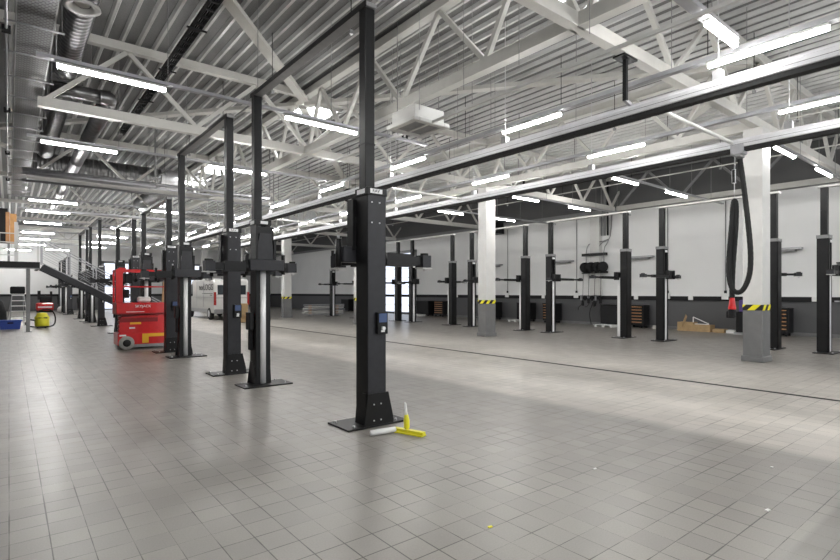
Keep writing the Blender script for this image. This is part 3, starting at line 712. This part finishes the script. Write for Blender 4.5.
MB().box((.1, .2, 1.0), (.8, .7, .5), 'blackmatte', bev=.08).b6(-.45, -.25, 0, .2, 1.0, 1.7, 'blackmatte').b6(.35, .5, .1, .25, 1.1, 1.65, 'blackmatte').out('driver_seat', t)
MB().cyl((-.5, -.4, .17), (.5, -.4, .17), .17, 'rubber', 14).cyl((-.5, .4, .17), (.5, .4, .17), .17, 'rubber', 14).out('wheels', t)
tag(MB().lathe([(0, .2), (.05, .25), (.3, .22), (.45, .1)], (0, 0, 0), (0, 0, 1), 'paper', 14).out('plastic_bag', loc=(3.2, 49.6, 0)), 'crumpled white bag beside the red scrubbing machine', 'bag')

# ------------------------------------------------------------------ van
t = thing('delivery_van', 'white panel van parked deep in the hall, dark lettering on its side', 'van', (10.0, 32.7, 0))
H_ = 2.36
body = MB()
prof = [(-3.0, .38), (-3.0, 1.2), (-2.93, H_ - .12), (-2.75, H_), (1.2, H_), (1.6, H_ - .1), (2.45, 1.35), (3.0, 1.12), (3.08, .7), (3.0, .38)]
body.prism(prof, -.98, .98, 'x', 'vanwhite')
bo = body.out('body_shell', t, bev=.07)
MB().b6(-1.0, 1.0, -3.08, -2.95, .36, .62, 'grey', .03).out('rear_bumper', t)
MB().b6(-1.004, -.99, -2.0, 2.2, .42, .62, 'grey').b6(-1.004, -.985, -2.95, 1.2, 1.28, 1.30, 'grey').b6(-1.002, -.985, -1.0, -.98, .7, 2.2, 'grey').b6(-1.002, -.985, .4, .42, .7, 2.2, 'grey').out('side_moulding', t)
for q in (-1, 1):
    MB().b6(q * .88, q * 1.0, -3.03, -2.93, .85, 1.6, 'tail', .01).out('tail_lamp', t)
    MB().b6(q * .05, q * .8, -3.02, -2.94, 1.45, 2.0, 'glass', .01).out('rear_window', t)
    MB().prism([(1.35, 1.35), (2.3, 1.35), (1.65, 2.05), (1.35, 2.1)], q * .975, q * .99, 'x', 'glass').out('side_window', t)
MB().b6(-.012, .012, -3.02, -2.98, .65, 2.25, 'grey').b6(-.9, .9, -3.02, -2.99, 1.25, 1.28, 'grey').b6(-.26, .26, -3.03, -2.99, .9, 1.02, 'label').out('rear_doors', t)
for wy in (-2.05, 2.05):
    for q in (-1, 1):
        wl = MB().lathe([(-.11, .22), (-.11, .31), (-.07, .35), (.07, .35), (.11, .31), (.11, .22)], (q * .90, wy, .35), (1, 0, 0), 'rubber', 24).out('wheel', t)
        MB().cyl((q * .90 - .112, wy, .35), (q * .9 + .112, wy, .35), .2, 'alu', 16).out('wheel_rim', wl)
text('side_lettering', "norLOGIS", .50, 'blackmatte', bo, (-.99, -1.40, 1.86), FACE_NEG_X, .004).scale = (1.3, 1, 1)
MB().b6(-.989, -.984, -2.7, -.7, 1.50, 1.53, 'blackmatte').b6(-.989, -.984, -2.6, -2.2, 1.40, 1.44, 'blackmatte').out('side_stripe', bo)
tag(MB().box((0, 0, .42), (.9, .6, .14), 'card').box((0, 0, .10), (1.0, .7, .14), 'card').b6(-.4, .4, -.25, .25, .5, 1.0, 'card').b6(-.4, .4, -.2, .2, .17, .36, 'card').out('pallet_load', loc=(9.3, 26.6, 0)), 'pallet load of cardboard glimpsed between the nearer lift posts', 'pallet load')

# ------------------------------------------------------------------ stacked profiles
k = 0
for lay in range(7):
    for j in range(2):
        L = 3.0 - .12 * ((lay * 2 + j) % 3); z = .12 + lay * .105
        tag(MB().b6(-L / 2, L / 2, -.05, .05, -.03, .03, 'white' if (lay + j) % 3 else 'alu', .004).out('metal_profile', loc=(16.4 + .06 * ((lay + j) % 2), 30.6 + j * .16 - 1.4 * 0, z)), 'pale metal profile in the knee-high stack, %s layer up, %s side' % (ORD[lay], 'aisle' if j == 0 else 'wall'), 'metal profile', 'stacked metal profiles')
        if j == 0 and lay < 6: pass
for x in (15.4, 17.4):
    s_ = MB()
    s_.b6(-.04, .04, -.12, .28, 0, .09, 'grey')
    for lay in range(6): s_.b6(-.03, .03, -.1, .26, .15 + lay * .105, .195 + lay * .105, 'tan')
    tag(s_.out('wooden_spacers', loc=(x, 30.6, 0)), 'stacked spacers under the %s end of the metal profiles' % ('aisle side' if x < 16 else 'wall side'), 'spacers', 'profile spacers')

# ------------------------------------------------------------------ tool cabinets along the white wall
def cabinet(y, wd, label, white=False, x=22.0, drawers=6):
    t = thing('tool_cabinet', label, 'tool cabinet', (x, y, 0), 0, 'tool cabinets along the white wall')
    MB().b6(-.27, .27, -wd / 2, wd / 2, .12, .98, 'black', .012).out('cabinet_body', t)
    MB().b6(-.29, .28, -wd / 2 - .01, wd / 2 + .01, .98, 1.02, 'black', .006).out('worktop', t)
    if white:
        MB().b6(-.276, -.27, -wd / 2 + .3, wd / 2 - .3, .62, .85, 'label').out('label_plate', t)
        MB().b6(-.285, -.27, -wd / 2 + .04, wd / 2 - .04, .16, .94, 'blackmatte').out('cabinet_door', t)
    else:
        for k in range(drawers):
            z = .17 + k * .135
            d_ = MB().b6(-.288, -.27, -wd / 2 + .05, wd / 2 - .05, z, z + .12, 'blackmatte', .004).out('drawer', t)
            MB().b6(-.30, -.288, -wd / 2 + .07, wd / 2 - .07, z + .075, z + .105, 'tan').out('drawer_handle', d_)
    for q in (-1, 1):
        for xx in (-.2, .2):
            MB().cyl((xx, q * (wd / 2 - .1) - .02, .055), (xx, q * (wd / 2 - .1) + .02, .055), .055, 'rubber', 12).out('castor', t)
cabinet(6.35, .75, 'black drawer cabinet behind the pillar nearest the camera')
cabinet(11.75, .8, 'black drawer cabinet between the two posts before the hose reels')
cabinet(12.9, 1.1, 'wide black cabinet with white notice, beside the hose reels', True)
cabinet(16.4, .8, 'black drawer cabinet seen just right of a silver lift cylinder')
cabinet(18.1, .9, 'plain black cupboard between posts, left of a drawer cabinet', True)
cabinet(20.6, 1.0, 'black cupboard partly hidden by the second pillar', True)
cabinet(25.1, .9, 'black drawer cabinet near the daylit door')
cabinet(26.8, 1.3, 'black cupboard right beside the daylit door', True)
cabinet(34.5, 1.1, 'distant black cupboard past the daylit door', True)
cabinet(37.0, 1.2, 'most distant black cupboard, behind the metal profiles', True)
for y, lb in ((12.9, 'low white pallet under the cabinet with the white notice'), (18.1, 'low white pallet before the plain black cupboard'), (26.8, 'low white pallet before the cupboard beside the daylit door')):
    p = MB()
    for yy in (-.4, 0, .4): p.b6(-.3, .3, yy - .05, yy + .05, 0, .08, 'paper')
    p.b6(-.3, .3, -.5, .5, .08, .10, 'paper')
    tag(p.out('pallet', loc=(21.35, y, 0)), lb, 'pallet', 'white pallets')

# cardboard boxes by the wall
def carton(x, y, wx, wy, h, label, flap=True, m='card'):
    t = thing('cardboard_box', label, 'box', (x, y, 0), 0, 'boxes on the floor by the wall')
    MB().b6(-wx / 2, wx / 2, -wy / 2, wy / 2, 0, h, m, .004).out('box_body', t)
    if flap:
        MB().bar((-wx / 2, 0, h), (-wx / 2 - .12, 0, h + .10), wy * .96, .01, m, Vector((0, 1, 0))).out('flap', t)
carton(21.9, 9.55, .45, .62, .36, 'larger cardboard box with open top between lift and hose')
carton(21.9, 8.92, .45, .68, .28, 'lower cardboard box with an open lid, second from the lift', False)
MBt = MB().bar((0, .3, 0), (0, -.3, .0), .03, .03, 'paper').bar((0, .3, .0), (.0, .3, .28), .03, .03, 'paper').bar((0, .3, .28), (0, -.3, .02), .03, .03, 'paper')
tag(MBt.out('angle_strip', loc=(21.85, 9.0, .297)), 'white angled strip frame lying on the lower cardboard box', 'frame')
carton(21.9, 8.3, .4, .42, .14, 'flat cardboard tray beside the lower box', False)
carton(21.9, 7.88, .35, .3, .12, 'small white flat box next to the cardboard tray', False, 'paper')
carton(21.9, 10.75, .3, .4, .15, 'small grey brown box half hidden by the lift post', False, 'cloth')
t = thing('waste_oil_tank', 'slim dark machine with purple cap behind the pillar edge', 'machine', (21.6, 7.22, 0))
MB().b6(-.2, .2, -.35, .35, .08, .85, 'black', .02).b6(-.25, .25, -.4, .4, 0, .08, 'alu').out('tank_body', t)
MB().b6(-.18, .18, -.25, .25, .85, 1.3, 'purple', .02).b6(-.2, .2, -.3, .0, .84, .98, 'alu').out('purple_cap', t)

# wall fittings
for i, y in enumerate((6.3, 11.75, 15.9, 20.7)):
    t = thing('wall_shelf_bracket', 'pale folding bracket on the white wall, %s from the camera' % ORD[i], 'bracket', (22.398, y, 3.12), 0, 'wall brackets')
    MB().b6(-.04, 0, -.25, .25, -.03, .10, 'alu').out('wall_plate', t)
    MB().b6(-.34, -.04, -.6, .6, .02, .10, 'alu', .01).b6(-.30, -.04, -.4, .4, -.04, .02, 'grey').out('tray', t)
for i, (y, z1) in enumerate(((8.28, 5.3), (10.59, 5.3), (15.17, 5.3), (19.76, 5.2))):
    t = thing('wall_conduit', 'thin dark conduit running up the white wall, %s from the camera' % ORD[i], 'conduit', (22.37, y, 0), 0, 'wall conduits')
    MB().cyl((0, 0, 1.43), (0, 0, z1), .02, 'grey', 8).out('pipe', t)
    MB().b6(-.10, .02, -.12, .12, 1.30, 1.55, 'paper', .01).b6(-.05, .02, -.04, .04, 1.55, 1.66, 'blackmatte').out('socket_box', t)
for i, y in enumerate((5.35, 9.6, 12.0, 24.0, 17.2)):
    tag(MB().b6(-.03, .03, -.09, .09, 1.26, 1.44, 'paper', .008).out('wall_socket', loc=(22.31, y, 0)), 'white socket on the black wall trunking, %s of its run' % ORD[i], 'socket', 'sockets on the trunking')

def reel_bank(x, y, z, n_, lb):
    t = thing('hose_reel_bank', lb, 'hose reels', (x, y, z))
    MB().b6(-.1, .1, -n_ * .32 / 2, n_ * .32 / 2, -.30, -.25, 'black').b6(.1, .16, -n_ * .32 / 2, n_ * .32 / 2, -.3, -.2, 'black').b6(-.1, .1, -n_ * .32 / 2, n_ * .32 / 2, .55, .68, 'black').out('mounting_frame', t)
    for k in range(n_):
        yy = (k - (n_ - 1) / 2) * .32
        rr = MB().lathe([(-.09, .05), (-.09, .23), (-.07, .25), (-.06, .17), (.06, .17), (.07, .25), (.09, .23), (.09, .05)], (-.05, yy, 0), (.55, 1, 0), 'blackmatte', 22).out('reel', t)
        MB().lathe([(-.058, .18), (-.03, .20), (.03, .20), (.058, .18)], (-.05, yy, 0), (.55, 1, 0), 'rubber', 18).out('wound_hose', rr)
        MB().tube([(-.2, yy, -.3), (-.22, yy, -.9), (-.2, yy + .03, -1.5 - .12 * (k % 2))], .012, 'blackmatte', 6).b6(-.24, -.17, yy - .03, yy + .07, -1.75 - .12 * (k % 2), -1.5 - .12 * (k % 2), 'blackmatte').out('drop_hose', t)
        MB().tube([(.05, yy, .25), (.05, yy, .9), (.05, yy - .2, 1.15 + .02 * k), (.05, -n_ * .2 + .1, 1.25), (.05, -n_ * .2 - .05, 1.5), (.05, -n_ * .2 - .05 - .03 * k, 3.0)], .022, 'grey', 6, 1).out('feed_pipe', t)
reel_bank(22.1, 14.0, 2.80, 4, 'bank of black hose reels on the white wall fed by pipes from above')
reel_bank(22.1, 3.95, 3.3, 3, 'bank of black hose reels behind the lift at the picture edge')
t = thing('service_pipes', 'bundle of dark service pipes climbing the wall above the hose reels', 'pipes', (22.2, 13.45, 4.6))
for k in range(3): MB().cyl((0, k * .16 - .1, -.3), (0, k * .16 - .1, 2.4), .04 + .02 * (k == 1), 'grey' if k else 'blackmatte', 10).out('pipe', t)
t = thing('valve_station', 'cluster of small valves and drooping hoses on the dado under the hose reels', 'valves', (22.25, 14.3, 1.3))
v = MB()
for k in range(6): v.b6(-.08, 0, -.55 + k * .2, -.47 + k * .2, -.12, .12, 'alu' if k % 2 else 'blackmatte', .01)
v.b6(-.03, .02, -.6, .6, .1, .14, 'grey'); v.out('valve_row', t)
for k in range(3): MB().tube([(-.08, -.4 + k * .4, -.1), (-.16, -.38 + k * .4, -.35), (-.12, -.2 + k * .4, -.45), (-.08, -.15 + k * .4, -.2 - .2 * k)], .015, 'rubber', 6).out('loose_hose', t)
MB().tube([(-.08, -.2, -.2), (-.14, 0, -.7), (-.1, -.1, -1.28)], .02, 'rubber', 6).out('drain_hose', t)
t = thing('oil_dispenser_shelf', 'black dispenser tray hung on the white wall near the picture edge', 'dispenser', (22.2, 4.4, 2.3))
MB().b6(-.15, .15, -.45, .3, -.05, .0, 'blackmatte').b6(-.15, .15, -.45, .3, .28, .32, 'blackmatte').b6(-.15, -.1, -.45, .3, -.05, .1, 'blackmatte').b6(-.1, .15, .26, .30, -.05, .3, 'grey').out('tray', t)
MB().b6(.1, .16, -.5, .4, -1.05, -1.0, 'alu').b6(.0, .14, -.4, -.3, -1.1, -.95, 'alu').b6(.0, .14, .1, .2, -1.1, -.95, 'alu').out('valve_row', t)
# unit heater and its twin speaker-like box
t = thing('unit_heater', 'black air heater hung on the wall beside the second pillar in view', 'heater', (21.9, 20.4, 5.3))
MB().b6(-.4, .4, -.45, .45, -.35, .35, 'black', .02).out('casing', t)
MB().lathe([(0, .28), (.03, .30), (.05, .26)], (-.4, 0, 0), (-1, 0, 0), 'alu', 20).b6(-.46, -.44, -.03, .03, -.28, .28, 'grey').b6(-.46, -.44, -.28, .28, -.03, .03, 'grey').out('fan_guard', t)
MB().b6(-.3, -.27, -.02, .02, .35, 1.75, 'grey').b6(.27, .3, -.02, .02, .35, 1.75, 'grey').out('hanger', t)
for (x, y, z, lb) in ((15.8, 13.4, 5.95, 'round black fan unit hung among the trusses past the second pillar'), (10.2, 17.0, 5.3, 'small black fan unit among the trusses above the far exhaust rail')):
    t = thing('ceiling_fan_unit', lb, 'fan', (x, y, z))
    MB().lathe([(-.12, .20), (-.12, .26), (.12, .26), (.12, .20), (.0, .17)], (0, 0, 0), (1, .8, 0), 'blackmatte', 20, caps=False).out('fan_ring', t)
    f = MB()
    for k in range(5):
        a = k * 2 * math.pi / 5; f.bar((0, 0, 0), (-.19 * math.cos(a) * .62, .19 * math.cos(a) * .78, .19 * math.sin(a)), .07, .012, 'grey')
    f.out('blades', t)
    MB().bar((0, 0, .25), (0, 0, 7.1 - z), .03, .03, 'grey').out('hanger', t)

# ceiling cassette
t = thing('ceiling_cassette', 'white square air conditioning cassette hung under the roof', 'air conditioner', (6.5, 8.15, 4.92))
MB().b6(-.38, .38, -.38, .38, .08, .34, 'white', .01).out('casing', t)
f = MB()
for q in (-1, 1): f.b6(q * .32, q * .46, -.46, .46, 0, .08, 'white', .012).b6(-.32, .32, q * .32, q * .46, 0, .08, 'white', .012)
f.out('air_frame', t)
MB().b6(-.32, .32, -.32, .32, .03, .06, 'grey').out('grille', t)
for q in (-1, 1): MB().cyl((q * .3, q * -.3, .34), (q * .3, q * -.3, 2.2), .008, 'grey', 6).out('hanger_rod', t)

# ------------------------------------------------------------------ ducts, trays and pipes
t = thing('wide_cable_tray', 'wide perforated cable tray running along the ceiling edge', 'cable tray', (.295, 14.0, 5.55))
MB().b6(-.215, .235, -14, 13, 0, .012, 'perf').out('tray_floor', t)
MB().b6(-.225, -.205, -14, 13, -.01, .10, 'galv').b6(.225, .245, -14, 13, -.01, .10, 'galv').out('tray_sides', t)
for k in range(22):
    y = -13 + k * 1.2; MB().cyl((-.36, y, -.05), (.36, y, -.05), .014, 'alu', 6).cyl((.33, y, -.05), (.33, y, 1.55), .006, 'grey', 5).out('support_rod', t)
t = thing('black_cable_ladder', 'dark cable ladder hung under the deck above the lift row', 'cable tray', (2.75, 9.5, 6.55))
MB().b6(-.09, -.07, -5, 9, 0, .08, 'blackmatte').b6(.07, .09, -5, 9, 0, .08, 'blackmatte').out('side_rails', t)
for k in range(46): MB().b6(-.07, .07, -5 + k * .3, -4.94 + k * .3, 0, .03, 'blackmatte').out('rung', t)
for k in range(3): MB().cyl((-.04 + k * .04, -5, .06), (-.04 + k * .04, 9, .06), .018, 'blackmatte', 6).out('cable', t)
for k in range(6): MB().bar((-.18, -4 + k * 2.3, -.02), (.18, -4 + k * 2.3, -.02), .03, .03, 'blackmatte').out('cross_support', t)
t = thing('overhead_conduit', 'thin steel conduit hugging the ceiling edge', 'conduit', (-.03, 14, 5.2))
MB().cyl((0, -12, 0), (0, 10, 0), .016, 'alu', 8).out('pipe', t)
for k in range(5): MB().b6(-.05, .05, -9 + k * 4 - .05, -9 + k * 4 + .05, -.04, .04, 'blackmatte').out('junction_clip', t)

t = thing('spiral_duct', 'thick spiral duct with a round white exhaust valve beneath', 'duct', (.90, 7.0, 6.2))
MB().ribbed((0, 1.0, 0), (0, 5.9, 0), .21, 'duct', .14).out('duct_run', t)
MB().ribbed((0, -3.5, .1), (0, 1.0, .0), .21, 'duct', .14).out('duct_run', t)
MB().lathe([(0, .15), (.10, .15), (.14, .24), (.17, .25), (.17, .17), (.12, .12)], (-.03, 2.3, -.10), (0, 0, -1), 'white', 24, caps=False).cyl((-.03, 2.3, -.10), (-.03, 2.3, -.22), .10, 'cream', 16).out('exhaust_valve', t)
t = thing('spiral_duct', 'slim shiny duct crossing beneath the roof with an elbow', 'duct', (1.03, 13.35, 5.95))
MB().ribbed((-.36, 0, 0), (.55, 0, 0), .15, 'duct', .5).out('duct_run', t)
MB().tube([(.55, 0, 0), (.72, 0, 0), (.74, .12, 0), (.74, .4, 0)], .16, 'duct', 14, 3).out('elbow', t)
for q in (-.25, .39): MB().cyl((q, 0, .12), (q, 0, 1.2), .006, 'grey', 5).out('hanger_rod', t)
t = thing('supply_duct', 'straight shiny supply duct running away above the left lights', 'duct', (1.75, 21.2, 5.93))
MB().ribbed((0, -7.35, 0), (0, 12, 0), .18, 'duct', 3.2).out('duct_run', t)
t = thing('crossing_duct', 'large dark spiral duct crossing the hall with a silver elbow', 'duct', (3.25, 24.6, 6.57))
MB().ribbed((-2.55, 0, 0), (1.9, 0, 0), .42, 'duct', .13, 24).out('duct_run', t)
MB().tube([(1.9, 0, 0), (2.4, 0, 0), (2.6, .3, 0), (2.6, 1.0, 0)], .43, 'silver', 20, 3).out('elbow', t)
MB().ribbed((2.6, 1.0, 0), (2.6, 8, 0), .40, 'duct', .2, 22).out('duct_run', t)
t = thing('edge_duct', 'long duct above the cable tray at the ceiling edge', 'duct', (.95, 18.1, 6.3))
MB().ribbed((0, -4.2, 0), (0, 3.0, 0), .24, 'duct', .14).out('duct_run', t)
t = thing('edge_duct', 'dark duct beyond the cable tray against the wall', 'duct', (-.7, 14, 5.9))
MB().ribbed((0, -8, 0), (0, 12, 0), .22, 'duct', .14).out('duct_run', t)
for i, (y, z, x1, r_) in enumerate(((18.3, 5.02, 3.7, .06), (18.9, 5.2, 7.8, .05), (20.2, 5.1, 8.5, .04), (27.5, 5.15, 8.5, .06), (33.2, 5.1, 8.0, .06))):
    t = thing('sprinkler_pipe', 'horizontal silver pipe crossing above the lift row, %s from the camera' % ORD[i], 'pipe', (.3, y, z), 0, 'crossing pipes')
    MB().cyl((0, 0, 0), (x1 - .3, 0, 0), r_, 'alu', 12).out('pipe', t)
    MB().cyl((x1 - .3, 0, -.06), (x1 - .3, 0, 7.09 - z), r_ * .5, 'grey', 8).out('riser', t)
for i, x in enumerate((4.35, 10.0, 12.3, 15.2, 19.0)):
    t = thing('sprinkler_line', 'thin sprinkler line running lengthwise under the deck, %s from the mezzanine side' % ORD[i], 'pipe', (x, 15, 5.93), 0, 'sprinkler lines')
    MB().cyl((0, -14, 0), (0, 30, 0), .022, 'cream' if x > 5 else 'grey', 8).out('pipe', t)
    for k in range(8): MB().cyl((0, -11 + k * 3.2, -.10), (0, -11 + k * 3.2, 1.165), .008, 'blackmatte', 5).b6(-.03, .03, -11.03 + k * 3.2, -10.97 + k * 3.2, -.12, -.06, 'grey').out('sprinkler_head', t)
# thin wires hanging from the deck
for i in range(16):
    x = X0 - .2 + .0225 + .32 * (21 + (i * 7) % 28); y = 3.5 + (i * 3.71) % 16
    tag(MB().cyl((0, 0, 0), (0, 0, 2.2), .005, 'grey', 5).out('hanging_wire', loc=(x, y, 4.9)), 'thin wire hanging from the deck among the trusses', 'wire', 'hanging wires')
